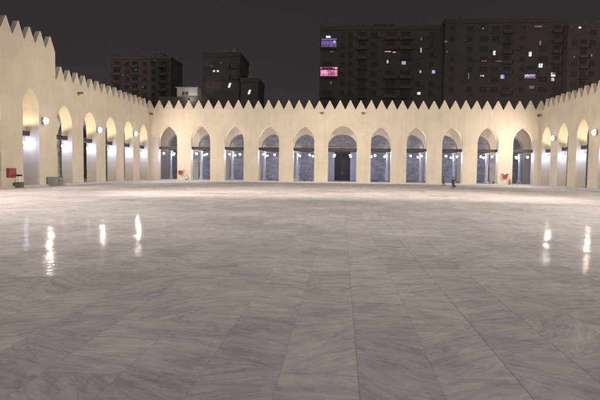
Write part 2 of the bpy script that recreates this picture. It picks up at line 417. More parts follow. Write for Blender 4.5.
def arcade_mesh(s0, s1, top, arches, thick, mapf):
    """wall in the (s,z) plane, extruded by thick; mapf(s, d, z) -> xyz, d runs away from the courtyard"""
    bm = bmesh.new()
    cache = {}
    def V(sv, d, z):
        k = (round(sv, 5), d, round(z, 5))
        if k not in cache: cache[k] = bm.verts.new(mapf(sv, d, z))
        return cache[k]
    arches = sorted(arches)
    cur = s0
    def pier(a, b):
        for d in (0, thick):
            bm.faces.new([V(a, d, -.05), V(b, d, -.05)] + ([V(b, d, springs[1])] if springs[1] else []) + [V(b, d, top), V(a, d, top)] + ([V(a, d, springs[0])] if springs[0] else []))
        bm.faces.new([V(a, 0, top), V(b, 0, top), V(b, thick, top), V(a, thick, top)])
        bm.faces.new([V(a, 0, -.05), V(b, 0, -.05), V(b, thick, -.05), V(a, thick, -.05)])
    springs = [None, None]
    prev_spring = None
    for c, w_, peak, spring in arches:
        springs = [prev_spring, spring]
        pier(cur, c-w_/2)
        pts = arch_pts(c, w_, peak, spring)
        arc = pts[1:-1]
        for p, q in zip(arc, arc[1:]):
            for d in (0, thick):
                bm.faces.new([V(p[0], d, p[1]), V(q[0], d, q[1]), V(q[0], d, top), V(p[0], d, top)])
            bm.faces.new([V(p[0], 0, top), V(q[0], 0, top), V(q[0], thick, top), V(p[0], thick, top)])
        for p, q in zip(pts, pts[1:]):
            bm.faces.new([V(p[0], 0, p[1]), V(q[0], 0, q[1]), V(q[0], thick, q[1]), V(p[0], thick, p[1])])
        cur = c+w_/2; prev_spring = spring
    springs = [prev_spring, None]
    pier(cur, s1)
    for e in (s0, s1):
        bm.faces.new([V(e, 0, -.05), V(e, 0, top), V(e, thick, top), V(e, thick, -.05)])
    return bm

def merlon_mesh(pitch, h=TIP, th=.5):
    a = pitch/2
    half = [(a-.006, 0), (a-.012, .05), (a*.77, h*.24), (a*.54, h*.48), (a*.305, h*.72), (a*.145, h*.90), (a*.07, h*.975), (0, h)]
    prof = half + [(-x, z) for x, z in half[:-1]][::-1]
    bm = bmesh.new()
    A = [bm.verts.new((x, 0, z)) for x, z in prof]; B = [bm.verts.new((x, th, z)) for x, z in prof]
    bm.faces.new(A); bm.faces.new(B[::-1])
    for i in range(len(A)):
        bm.faces.new((A[i], A[(i+1)%len(A)], B[(i+1)%len(A)], B[i]))
    bmesh.ops.recalc_face_normals(bm, faces=bm.faces[:])
    me = bpy.data.meshes.new('merlon'); bm.to_mesh(me); bm.free(); me.materials.append(PLASTER)
    return me
MER_B = merlon_mesh(64.23/38); MER_S = merlon_mesh(1.93); MER_F = merlon_mesh(1.975)

def merlon(me, wall, loc, rz):
    o = bpy.data.objects.new('merlon', me); o.location = loc
    dz = rnd.uniform(.945, 1.045); o.rotation_euler = (0, rnd.uniform(-.02, .02), rz); o.scale = (rnd.uniform(.985, 1.0), 1, dz)
    return link(o, wall)

def light(name, typ, loc, energy, color, parent=None, **kw):
    l = bpy.data.lights.new(name, typ); l.energy = energy; l.color = color
    for k, v in kw.items(): setattr(l, k, v)
    o = bpy.data.objects.new(name, l); o.location = loc
    return link(o, parent)

def aim(o, d):
    o.rotation_euler = Vector(d).to_track_quat('-Z', 'Y').to_euler()

UP_E = {'far': 400, 'left': 420, 'right': 420}
def beam_and_uplight(wall, side, c, w_, mapf, d, peak, up=True, inward=.0):
    # the dark tie beam across an arch opening
    bm = bmesh.new()
    p, q = mapf(c-w_/2-.02, d-.16, 0), mapf(c+w_/2+.02, d+.16, 0)
    x0, x1, y0, y1 = min(p[0],q[0]), max(p[0],q[0]), min(p[1],q[1]), max(p[1],q[1])
    box(bm, x0, x1, y0, y1, BEAM-.17, BEAM+.22, bevel=.02)
    p, q = mapf(c-w_/2-.015, d-.22, 0), mapf(c+w_/2+.015, d+.22, 0)
    box(bm, min(p[0],q[0]), max(p[0],q[0]), min(p[1],q[1]), max(p[1],q[1]), BEAM+.223, BEAM+.29)
    obj('tie_beam', bm, TIMBER, wall)
    if up:
        bm = bmesh.new()
        p, q = mapf(c-.5, d-.07, 0), mapf(c+.5, d+.07, 0)
        X0, X1, Y0, Y1 = min(p[0],q[0]), max(p[0],q[0]), min(p[1],q[1]), max(p[1],q[1])
        box(bm, X0, X1, Y0, Y1, BEAM+.292, BEAM+.36)
        i = .02
        vs = [bm.verts.new(p) for p in ((X0+i,Y0+i,BEAM+.363),(X1-i,Y0+i,BEAM+.363),(X1-i,Y1-i,BEAM+.363),(X0+i,Y1-i,BEAM+.363))]
        f = bm.faces.new(vs); f.material_index = 1
        obj('uplight', bm, [DARKM, UPL], wall)
        l = light('uplight_lamp', 'SPOT', mapf(c, d+(.95 if side == 'far' else 0), BEAM+.42), UP_E[side], (1, .80, .56), wall, spot_size=R(160), spot_blend=.5, shadow_soft_size=.12)
        iv = Vector(mapf(c, d+1, 0))-Vector(mapf(c, d, 0)); aim(l, (iv.x*inward, iv.y*inward, 1))

# far wall
bx = [-29.3, -23.65, -17.95, -12.12, -6.25, .15, 6.45, 12.25, 17.98, 23.6, 29.2]
far = [(c, 4.75 if i == 5 else (3.5 if i in (3,4) else 3.3), 9.42 if i == 5 else 9.28, 6.75) for i, c in enumerate(bx)]
mfar = lambda s, d, z: (s, ZB+d, z)
wall_far = obj('arcade_wall', arcade_mesh(WL-T, WR+T, PAR, far, T, mfar), PLASTER)
tag(wall_far, 'long cream crenellated wall of eleven pointed arches across the far end of the courtyard', 'arcade wall')
for k in range(39):
    merlon(MER_B, wall_far, (WL + k*64.23/38, ZB+.004, PAR), 0)
for c, w_, peak, spr in far:
    beam_and_uplight(wall_far, 'far', c, w_, mfar, .75, peak, inward=.6)

# side walls: the lower stretch by the corner and the taller stretch nearer the camera
sy = [87.4, 81.05, 74.65, 68.2, 61.75]
fy = [54.06, 47.5, 41.0, 34.5, 28.0]
def side(sgn, X, name):
    m1 = lambda s, d, z: (X + sgn*d, s, z)
    arch = [(c, 3.62, 9.28, 6.9) for c in sy]
    wl = obj('arcade_wall', arcade_mesh(FY-.2, ZB-.003, PAR, arch, T, m1), PLASTER)
    k = 1
    while ZB-k*1.93 > FY+.5:
        merlon(MER_S, wl, (X+sgn*.004, ZB-k*1.93, PAR), R(90) if sgn < 0 else R(-90)); k += 1
    for c, w_, peak, spr in arch:
        beam_and_uplight(wl, name, c, w_, m1, .75, peak, inward=.3)
    m2 = lambda s, d, z: (X - sgn*PRO + sgn*d, s, z)
    arch2 = [(c, 3.05, 10.1, 7.9) for c in fy]
    w2 = obj('arcade_wall', arcade_mesh(18, FY, FPAR, arch2, T+PRO, m2), PLASTER)
    for k in range(20):
        merlon(MER_F, w2, (X-sgn*PRO+sgn*.004, 58.03-k*1.975, FPAR), R(90) if sgn < 0 else R(-90))
    for c, w_, peak, spr in arch2[:2]:
        beam_and_uplight(w2, name, c, w_, m2, .75+PRO, peak)
    return wl, w2
wall_l, front_l = side(-1, WL, 'left')
wall_r, front_r = side(1, WR, 'right')
tag(wall_l, 'cream arcade wall with five pointed arches running from left corner, lower than its neighbour', 'arcade wall')
tag(front_l, 'taller cream wall at the left edge with a red cabinet on it', 'arcade wall')
tag(wall_r, 'cream crenellated arcade wall along the right side of the courtyard, meeting the far wall', 'arcade wall')
tag(front_r, 'taller cream wall nearer the camera beyond the right edge of the photo', 'arcade wall')

# inner rows of arches and the back walls of the arcades
D2 = 6.6
inner = [(c, 5.4 if i == 5 else 4.3, 8.4, 5.95) for i, c in enumerate(bx)]
mi = lambda s, d, z: (s, ZB+D2+d, z)
wi = obj('inner_arcade', arcade_mesh(WL-AD, WR+AD, 10.9, inner, 1.3, mi), PLASTER_IN)
tag(wi, 'second row of grey pointed arches standing behind the far wall', 'arcade wall')
def column_mesh():
    bm = bmesh.new()
    box(bm, -.34, .34, -.34, .34, STEP-.03, STEP+.3, bevel=.02)
    lathe(bm, [(.33,STEP+.301),(.35,STEP+.38),(.27,STEP+.45),(.25,STEP+.6),(.235,4.6),(.26,4.7),(.24,4.78),(.30,5.0),(.38,5.2)], 18)
    box(bm, -.4, .4, -.4, .4, 5.201, 5.42, bevel=.015)
    bmesh.ops.recalc_face_normals(bm, faces=bm.faces[:])
    me = bpy.data.meshes.new('column'); bm.to_mesh(me); bm.free(); me.materials.append(MARBLE_W)
    return me
COL = column_mesh()
for i, (c, w_, p, s) in enumerate(inner):
    for sg in (-1, 1):
        if i == 5: continue
        o = bpy.data.objects.new('column', COL); o.location = (c+sg*(w_/2-.42), ZB+D2+.5, 0); link(o, wi)
    beam_and_uplight(wi, 'far', c, w_, mi, .5, p, up=False)
for sgn, X, nm in ((-1, WL, 'left'), (1, WR, 'right')):
    m3 = lambda s, d, z, X=X, sgn=sgn: (X+sgn*(D2+d), s, z)
    o = obj('inner_arcade', arcade_mesh(18.3, ZB+D2-.01, 10.9, [(c, 4.5, 8.9, 5.9) for c in sy+fy], 1.0, m3), PLASTER_IN)
    tag(o, 'row of grey pointed arches standing behind the %s arcade wall' % nm, 'arcade wall')
# back walls
bm = bmesh.new(); box(bm, WL-AD, WR+AD, ZB+AD-.5, ZB+AD+.4, -.1, 11.6)
back = obj('rear_wall', bm, ASHLAR); tag(back, 'grey stone block wall closing the arcade behind the far arches', 'wall')
for sgn, X, nm in ((-1, WL, 'left'), (1, WR, 'right')):
    bm = bmesh.new(); a, b_ = sorted((X+sgn*(AD-.5), X+sgn*(AD+.4))); box(bm, a, b_, -12, ZB+AD-.51, -.1, 11.6)
    o = obj('rear_wall', bm, ASHLAR); tag(o, 'grey stone wall closing the arcade behind the %s arches' % nm, 'wall')
# portal and the great door
YB = ZB+AD-.5
CX = .2
pt = empty('portal', (CX, YB, STEP))
tag(pt, 'tall dark double door in a pale stone surround behind the central arch', 'doorway')
bm = bmesh.new()
for sg in (-1, 1):
    box(bm, *sorted((sg*1.48, sg*2.25)), -.35, -.002, 0, 5.6, bevel=.02)
    box(bm, *sorted((sg*2.26, sg*2.9)), -.2, -.002, 0, 5.6, bevel=.02)
box(bm, -2.95, 2.95, -.42, -.003, 5.61, 6.3, bevel=.03)
obj('surround', bm, MARBLE_W, pt)
for sg in (-1, 1):
    bm = bmesh.new()
    box(bm, *sorted((sg*.01, sg*1.47)), -.16, -.02, .02, 5.6)
    for k in range(5):
        for j in range(2):
            a = sg*(.12+.68*j); z0 = .25+1.05*k
            box(bm, *sorted((a, a+sg*.58)), -.20, -.161, z0, z0+.9, bevel=.015)
    leaf = obj('door_leaf', bm, DOORM, pt)
    bm = bmesh.new(); lathe(bm, [(.09,0),(.1,.02),(.06,.05),(.02,.06)], 14, (sg*.16, 0, 1.5), 'Y')
    for v in bm.verts: v.co.y = -.22-v.co.y
    obj('handle', bm, BRASS, leaf)

# rain spouts
def spout(loc, d):
    o = empty('rain_spout', loc, math.atan2(d[1], d[0]) - math.pi/2)
    bm = bmesh.new()
    box(bm, -.17, .17, -.02, .62, -.10, -.04); box(bm, -.17, -.12, -.02, .62, -.038, .10); box(bm, .12, .17, -.02, .62, -.038, .10)
    obj('trough', bm, simple('spout_stone', (.12,.10,.085), .8), o)
    bm = bmesh.new(); box(bm, -.2, .2, -.03, .08, -.28, -.102, bevel=.02)
    obj('bracket', bm, simple('spout_bracket', (.2,.17,.14), .8), o)
    return o
for loc, d, lab in (((WL+.45, ZB, 11.3), (0,-1), 'small dark rain spout high in the left corner of the far wall'),
                    ((WR-.45, ZB, 11.3), (0,-1), 'small dark rain spout high in the right corner of the far wall'),
                    ((-3.3, ZB, 11.55), (0,-1), 'small dark rain spout above the pier left of the central arch'),
                    ((3.45, ZB, 11.55), (0,-1), 'small dark rain spout above the pier right of the central arch'),
                    ((WL, 65.1, 11.2), (1,0), 'small dark rain spout under the battlements of the left wall')):
    tag(spout(loc, d), lab, 'rain spout', 'rain spouts under the battlements')

# ------------------------------------------------------------------ floodlights on the side walls
FCOL = (1, .855, .71)
def make_flood():
    r = empty('floodlight', (0,0,0))
    bm = bmesh.new(); box(bm, -.16, .16, -.04, .0, -.22, .22, bevel=.01); box(bm, -.05, .05, -.26, -.04, -.05, .05)
    obj('bracket', bm, PALEM, r)
    h = bpy.data.objects.new('housing', None)
    bm = bmesh.new()
    lathe(bm, [(.09,-.24),(.22,-.26),(.31,-.30),(.36,-.36),(.38,-.40),(.355,-.40),(.345,-.37)], 28, axis='Y')
    h = obj('housing', bm, PALEM, r)
    bm = bmesh.new(); lathe(bm, [(.345,-.372),(.34,-.44),(.31,-.54),(.24,-.63),(.14,-.69),(.03,-.71)], 28, axis='Y')
    obj('lens', bm, LENS, h, smooth=True)
    return r
proto_flood = make_flood()
floods = [  # x, y, z, direction, label, kind
    (WL+PRO, 56.1, 6.98, (1, 0), 'bright round floodlight on the tall left wall beside its first arch', 1),
    (WL, 70.1, 7.05, (1, 0), 'bright round floodlight on the left wall midway between second and third arches', 1),
    (WL, 82.8, 7.38, (1, 0), 'bright floodlight on the left wall closest to the far left corner', 1),
    (WR, 83.7, 7.25, (-1, 0), 'bright floodlight on the right wall closest to the far right corner', 1),
    (WR, 70.45, 7.18, (-1, 0), 'bright round floodlight on the right wall at the edge of the photo', 1),
    (WR-PRO, 56.1, 6.98, (-1, 0), 'added unseen round floodlight on the taller right wall just outside the photo', 1)]  # unseen twin of the left wall's lamp, added for brightness
for sgn, X, nm in ((-1, WL, 'left'), (1, WR, 'right')):       # unseen lamps added past the frame to brighten walls and paving
    for k, q in ((44.3,'farthest'),(31.2,'middle'),(21.2,'nearest')):
        floods.append((X-sgn*PRO, k, 7.2, (-sgn, 0), 'added round fill floodlight on the taller %s wall outside the photo, %s of three' % (nm, q), 1))
    for k, tg, pw, sa in ((26.5, (-X*.86, 84, 3.5), .95, 64), (19.4, (X*.1, 22, 0), .82, 0), (30.5, (X*.05, 40, 0), .42, 0), (39.0, (X*.0, 60, 0), .18, 0)):  # high lamps added out of view to light far wall and paving
        floods.append((X-sgn*PRO, k, 12.4, (-sgn, 0), 'added unseen high floodlight on the taller %s wall aimed at the %s' % (nm, {26.5: 'far wall', 19.4: 'near paving', 30.5: 'middle of the paving'}.get(k, 'far paving')), (tg, pw, sa)))
FLOOD_E, THROW_E, PAVE_E = 600, 140000, 6500
for i, (x, y, z, d, lab, e) in enumerate(floods):
    o = proto_flood if i == 0 else copy_tree(proto_flood)
    o.location = (x, y, z)
    rz = math.atan2(d[1], d[0]) + math.pi/2
    o.rotation_euler = (0, 0, rz)
    tag(o, lab, 'floodlight', 'floodlights on the courtyard walls')
    if e == 1:
        l = light('flood_lamp', 'AREA', (x+d[0]*.78, y+d[1]*.78, z), FLOOD_E*(3.1 if y > 80 else 1), FCOL, shape='DISK', size=.6, spread=R(180))
        aim(l, (d[0], d[1], -.12))
    else:
        # added fill lamp, turned on its bracket towards its target
        tgt = Vector(e[0]); dv = (tgt-Vector((x, y, z))).normalized()
        o.rotation_euler = dv.to_track_quat('-Y', 'Z').to_euler()
        o.location = (x+d[0]*.35, y, z)
        if not e[2]:
            l = light('flood_lamp', 'AREA', Vector(o.location)+dv*.8, PAVE_E*e[1], (1, .895, .81), shape='DISK', size=.6, spread=R(150)); aim(l, dv); continue
        l = light('flood_lamp', 'SPOT', Vector(o.location)+dv*1.2, THROW_E*e[1], FCOL, spot_size=R(e[2]), spot_blend=1.0, shadow_soft_size=.25)
        aim(l, dv)

# ------------------------------------------------------------------ hanging lamps under the tie beams
def make_lamp():
    r = empty('hanging_lamp', (0,0,0))
    bm = bmesh.new(); tube(bm, [(0,0,0),(0,0,-.42)], .016, 6)
    obj('cord', bm, DARKM, r)
    bm = bmesh.new(); lathe(bm, [(.02,-.40),(.07,-.42),(.10,-.52),(.11,-.55)], 14); obj('cap', bm, DARKM, r)
    bm = bmesh.new()
    lathe(bm, [(.09,-.551),(.135,-.60),(.15,-.68),(.135,-.76),(.085,-.82),(.02,-.835)], 14)
    obj('globe', bm, BULB, r, smooth=True)
    return r
proto_lamp = make_lamp(); used = [False]
def put_lamp(loc, lab, grp):
    o = copy_tree(proto_lamp) if used[0] else proto_lamp
    used[0] = True
    o.location = loc
    tag(o, lab, 'hanging lamp', grp)
ORD = ['first','second','third','fourth','fifth']
def which(i):
    if i < 5: return "the far wall's %s arch from the left corner" % ORD[i]
    if i == 5: return "the far wall's wide central arch"
    return "the far wall's %s arch from the right corner" % ORD[10-i]
def whichi(i):
    if i == 5: return 'deep inside the central arch, beside the door'
    return 'deeper inside the %s arch from the %s corner' % (ORD[i] if i < 5 else ORD[10-i], 'left' if i < 5 else 'right')
for i, (c, w_, p, s) in enumerate(far):
    for sg, nm in ((-1,'left'),(1,'right')):
        put_lamp((c+sg*(w_*.27), ZB+.75, BEAM-.23+rnd.uniform(-.0,.05)), '%s white lamp under the beam of %s' % (nm, which(i)), 'white lamps hanging in the far arches')
for i, (c, w_, p, s) in enumerate(inner):
    for sg, nm in ((-1,'left'),(1,'right')):
        put_lamp((c+sg*(w_*.27), ZB+D2+.5, BEAM-.23), '%s white lamp %s' % (nm, whichi(i)), 'white lamps hanging in the inner row of arches')
for sgn, X, nm in ((-1, WL, 'left'), (1, WR, 'right')):
    for i, c in enumerate(sy):
        for sg, q in ((-1,'nearer'),(1,'farther')):
            put_lamp((X+sgn*.75, c+sg*.95, BEAM-.23), "%s lamp under the beam of the %s wall's %s arch from the far corner" % (q, nm, ORD[i]), 'white lamps hanging in the side arches')
for q, sg in (('nearer',-1),('farther',1)):
    put_lamp((WL-.75, fy[0]+sg*.8, BEAM-.23), 'white lamp under the beam in the tall left wall, the %s of two' % q, 'white lamps hanging in the side arches')

# ------------------------------------------------------------------ fire equipment and small things
def cabinet(loc, rz, lab, w_=1.25, h=.9):
    r = empty('fire_hose_cabinet', loc, rz)
    bm = bmesh.new(); box(bm, -w_/2, w_/2, -.24, -.002, 0, h, bevel=.015); obj('case', bm, REDM, r)
    bm = bmesh.new(); box(bm, -w_/2+.05, w_/2-.05, -.268, -.242, .05, h-.05, bevel=.008)
    d = obj('door', bm, REDM, r)
    bm = bmesh.new(); box(bm, w_/2-.16, w_/2-.12, -.30, -.269, h*.42, h*.58, bevel=.006); obj('handle', bm, DARKM, d)
    tag(r, lab, 'fire cabinet'); return r
cabinet((WL+PRO, 50.4, 1.0), R(90), 'red fire hose cabinet on the tall wall at the left edge')
def reel(loc, lab, dark):
    r = empty('fire_hose_reel', loc)
    bm = bmesh.new(); box(bm, -.55, .55, -.12, -.002, -.45, .5, bevel=.02); obj('back_plate', bm, PALEM, r)
    bm = bmesh.new(); lathe(bm, [(.40,-.15),(.42,-.16),(.42,-.18),(.2,-.20),(.1,-.22)], 28, axis='Y'); lathe(bm, [(.40,-.37),(.42,-.375),(.42,-.39),(.3,-.395),(.29,-.385)], 28, axis='Y')
    obj('drum', bm, REDM, r)
    bm = bmesh.new()
    for t in range(4):
        n = 40; R0 = .30+.025*t
        tube(bm, [(R0*math.cos(2*math.pi*k/n), -.22-.035*t, R0*math.sin(2*math.pi*k/n)) for k in range(n+1)], .022, 6)
    obj('hose', bm, HOSE, r)
    bm = bmesh.new(); tube(bm, [(.40,-.3,-.2),(.44,-.3,-.5),(.40,-.3,-.72)], .022, 6); tube(bm, [(.40,-.3,-.72),(.39,-.3,-.9)], [.03,.015], 8)
    obj('nozzle', bm, BRASS, r)
    for q in ((.30, .56, -.42, -.13, .30, .56), (-.56, -.34, -.42, -.13, .34, .56)):
        bm = bmesh.new(); box(bm, *q, bevel=.02); obj('valve_box', bm, BLACK if dark else PALEM, r)
    r.scale = (.86, .9, .86)
    tag(r, lab, 'fire hose', 'fire hose reels on the far wall')
reel((-27.0, ZB, 1.42), 'round red fire hose reel on the pier between first and second far arches', False)
reel((26.35, ZB, 1.38), 'red hose reel with black valve boxes on the far wall near the right corner', True)
def extinguisher(loc, lab, body):
    r = empty('fire_extinguisher', loc)
    bm = bmesh.new(); lathe(bm, [(.17,0),(.19,.02),(.19,.10),(.15,.12)], 18); obj('stand', bm, BLACK, r)
    bm = bmesh.new(); lathe(bm, [(.13,.121),(.14,.15),(.14,.60),(.12,.68),(.05,.73),(.035,.78)], 18); obj('cylinder', bm, body, r, smooth=True)
    bm = bmesh.new(); box(bm, -.03, .03, -.03, .03, .781, .84); box(bm, -.02, .14, -.015, .015, .841, .87); obj('valve', bm, DARKM, r)
    bm = bmesh.new(); tube(bm, [(-.03,0,.81),(-.16,0,.78),(-.19,0,.6),(-.17,0,.35)], [.014,.014,.014,.024], 6); obj('hose', bm, BLACK, r)
    tag(r, lab, 'fire extinguisher', 'fire extinguishers by the hose reels')
extinguisher((-25.95, ZB-.22, STEP), 'pale extinguisher standing right of the round red hose reel', PALEM)
extinguisher((27.15, ZB-.22, STEP), 'brownish extinguisher standing by the hose reel near the right corner', simple('ext_brown', (.30,.15,.07), .45))
# post on a dark box by the left arch
r = empty('utility_post', (WL+PRO+.62, 50.9, 0))
bm = bmesh.new(); box(bm, -.28, .28, -.28, .28, .0, .5, bevel=.03); box(bm, -.30, .30, -.30, .30, .501, .54, bevel=.01); obj('base_box', bm, simple('box_brown', (.085,.08,.07), .6), r)
bm = bmesh.new(); tube(bm, [(0,0,.54),(0,0,1.12)], .055, 10); obj('post', bm, PALEM, r)
bm = bmesh.new(); box(bm, -.22, .22, -.14, .14, 1.121, 1.3, bevel=.02); obj('head', bm, DARKM, r)
tag(r, 'short pale post with dark head on a dark floor box below the red cabinet', 'post')
r = empty('metal_cabinet', (WL+PRO+.52, 57.75, STEP*0))
bm = bmesh.new(); box(bm, -.4, .4, -.95, .95, .06, .98, bevel=.015); box(bm, -.36, .36, -.9, .9, 0, .06); obj('case', bm, GREYM, r)
for k in (-1, 1):
    bm = bmesh.new(); box(bm, .402, .425, *sorted((k*.02, k*.9)), .12, .92, bevel=.006); d = obj('door', bm, GREYM, r)
    bm = bmesh.new(); box(bm, .426, .45, *sorted((k*.08, k*.11)), .45, .62); obj('handle', bm, DARKM, d)
tag(r, 'low grey metal cabinet at the foot of the tall left wall', 'cabinet')
bm = bmesh.new(); box(bm, -.45, .45, -1.4, 1.4, 0, .14, bevel=.01); box(bm, -.40, .40, -1.3, -.1, .141, .24, bevel=.01); box(bm, -.3, .3, .2, 1.2, .141, .2, bevel=.01)
o = obj('stone_slab', bm, STEPM, loc=(WL+.75, 61.0, 0)); tag(o, 'pale low stacked slabs lying in front of the first lower left arch', 'slab')
def speaker(loc, rz, lab):
    r = empty('loudspeaker', loc, rz)
    bm = bmesh.new(); box(bm, -.22, .22, -.34, -.05, -.36, .36, bevel=.03); obj('case', bm, BLACK, r)
    bm = bmesh.new(); lathe(bm, [(.17,-.35),(.15,-.343),(.03,-.342)], 18, axis='Y'); obj('cone', bm, DARKM, r)
    bm = bmesh.new(); box(bm, -.05, .05, -.05, -.002, -.15, .15); obj('bracket', bm, DARKM, r)
    tag(r, lab, 'loudspeaker', 'loudspeakers in the side arches')
speaker((WL-.6, 61.75-1.81, 4.55), R(180), 'black loudspeaker fixed inside the first lower left arch')
speaker((WR+.6, 74.65-1.81, 4.5), R(180), 'black loudspeaker fixed inside the third right arch from the corner')
# drains let into the paving
def drain(x, y, w_, d_, rz, lab, m):
    r = empty('drain_channel', (x, y, 0), rz)
    bm = bmesh.new(); box(bm, -w_/2, w_/2, -d_/2, d_/2, -.02, .006); obj('bed', bm, m, r)
    bm = bmesh.new(); n = int(w_/.06)
    for k in range(n):
        a = -w_/2+.03+k*(w_-.06)/n
        box(bm, a, a+.03, -d_/2+.03, d_/2-.03, .0065, .014)
    obj('grate', bm, DARKM, r)
    tag(r, lab, 'drain', 'drain channels in the paving')
WET = simple('channel_dark', (.05,.045,.042), .6); WET2 = simple('channel_grey', (.20,.185,.175), .5)
drain(8.1, 46.0, 1.6, .34, R(-3), 'dark drain channel in the paving right of centre, nearest the two people', WET)
drain(8.05, 58.1, 1.5, .34, 0, 'dark drain channel in the paving farther off, left of the two people', WET)
drain(-17.1, 53.3, 3.4, .30, R(2), 'long grey drain channel in the paving towards the left arches', WET2)
drain(-10.6, 44.9, 2.3, .26, R(6), 'grey drain channel in the paving left of the centre line', WET2)
drain(-13.6, 33.7, .85, .22, R(4), 'short grey drain channel closest to the camera on the left', WET)
# low dark racks inside the far arches
def rack(x, w_, lab, h=.34):
    r = empty('shoe_rack', (x, ZB+1.9, STEP))
    bm = bmesh.new(); box(bm, -w_/2, w_/2, -.18, .18, h-.04, h, bevel=.006); box(bm, -w_/2+.04, w_/2-.04, -.16, .16, .1, .13); obj('shelf', bm, RUBBER, r)
    for sg in (-1, 1):
        bm = bmesh.new(); box(bm, *sorted((sg*(w_/2-.04), sg*(w_/2))), -.18, .18, 0, h-.041); obj('end_panel', bm, RUBBER, r)
    tag(r, lab, 'rack', 'low dark racks inside the far arches')
rack(5.55, .8, 'short low dark rack at the left in the arch right of the central arch')
rack(7.9, .9, 'short low dark rack at the right in the arch right of the central arch')
rack(12.4, 3.0, 'long low dark rack across the fourth far arch from the right corner')
rack(23.7, 2.9, 'long low dark rack across the second far arch from the right corner', .42)
rack(18.9, 1.1, 'low dark rack behind the two people in the third arch from right', .42)
rack(-5.6, 1.3, 'low dark rack at the right in the arch left of the central arch', .3)
rack(-11.6, 1.3, 'low dark rack in the fourth far arch from the left corner', .3)
bm = bmesh.new(); box(bm, -1.1, 1.1, -.4, .4, 0, .025, bevel=.008)
o = obj('door_mat', bm, RUBBER, loc=(28.9, ZB+1.3, STEP)); tag(o, 'dark mat on the floor inside the last far arch at the right corner', 'mat')

# ------------------------------------------------------------------ two young people crossing the courtyard
SKIN = simple('skin', (.17,.09,.06), .5, 0, .06)
HAIR = simple('hair', (.012,.010,.009), .6)
def skinned(name, verts, edges, radii, mat, parent, root=0, sub=2):
    me = bpy.data.meshes.new(name); me.from_pydata(verts, edges, [])
    me.materials.append(mat)
    o = bpy.data.objects.new(name, me); link(o, parent)
    sk = o.modifiers.new('Skin', 'SKIN'); sk.use_smooth_shade = True
    lay = me.skin_vertices[0].data
    for i, r_ in enumerate(radii):
        lay[i].radius = (r_, r_) if not isinstance(r_, tuple) else r_
        lay[i].use_root = (i == root)
    s = o.modifiers.new('Sub', 'SUBSURF'); s.levels = 1; s.render_levels = sub
    return o

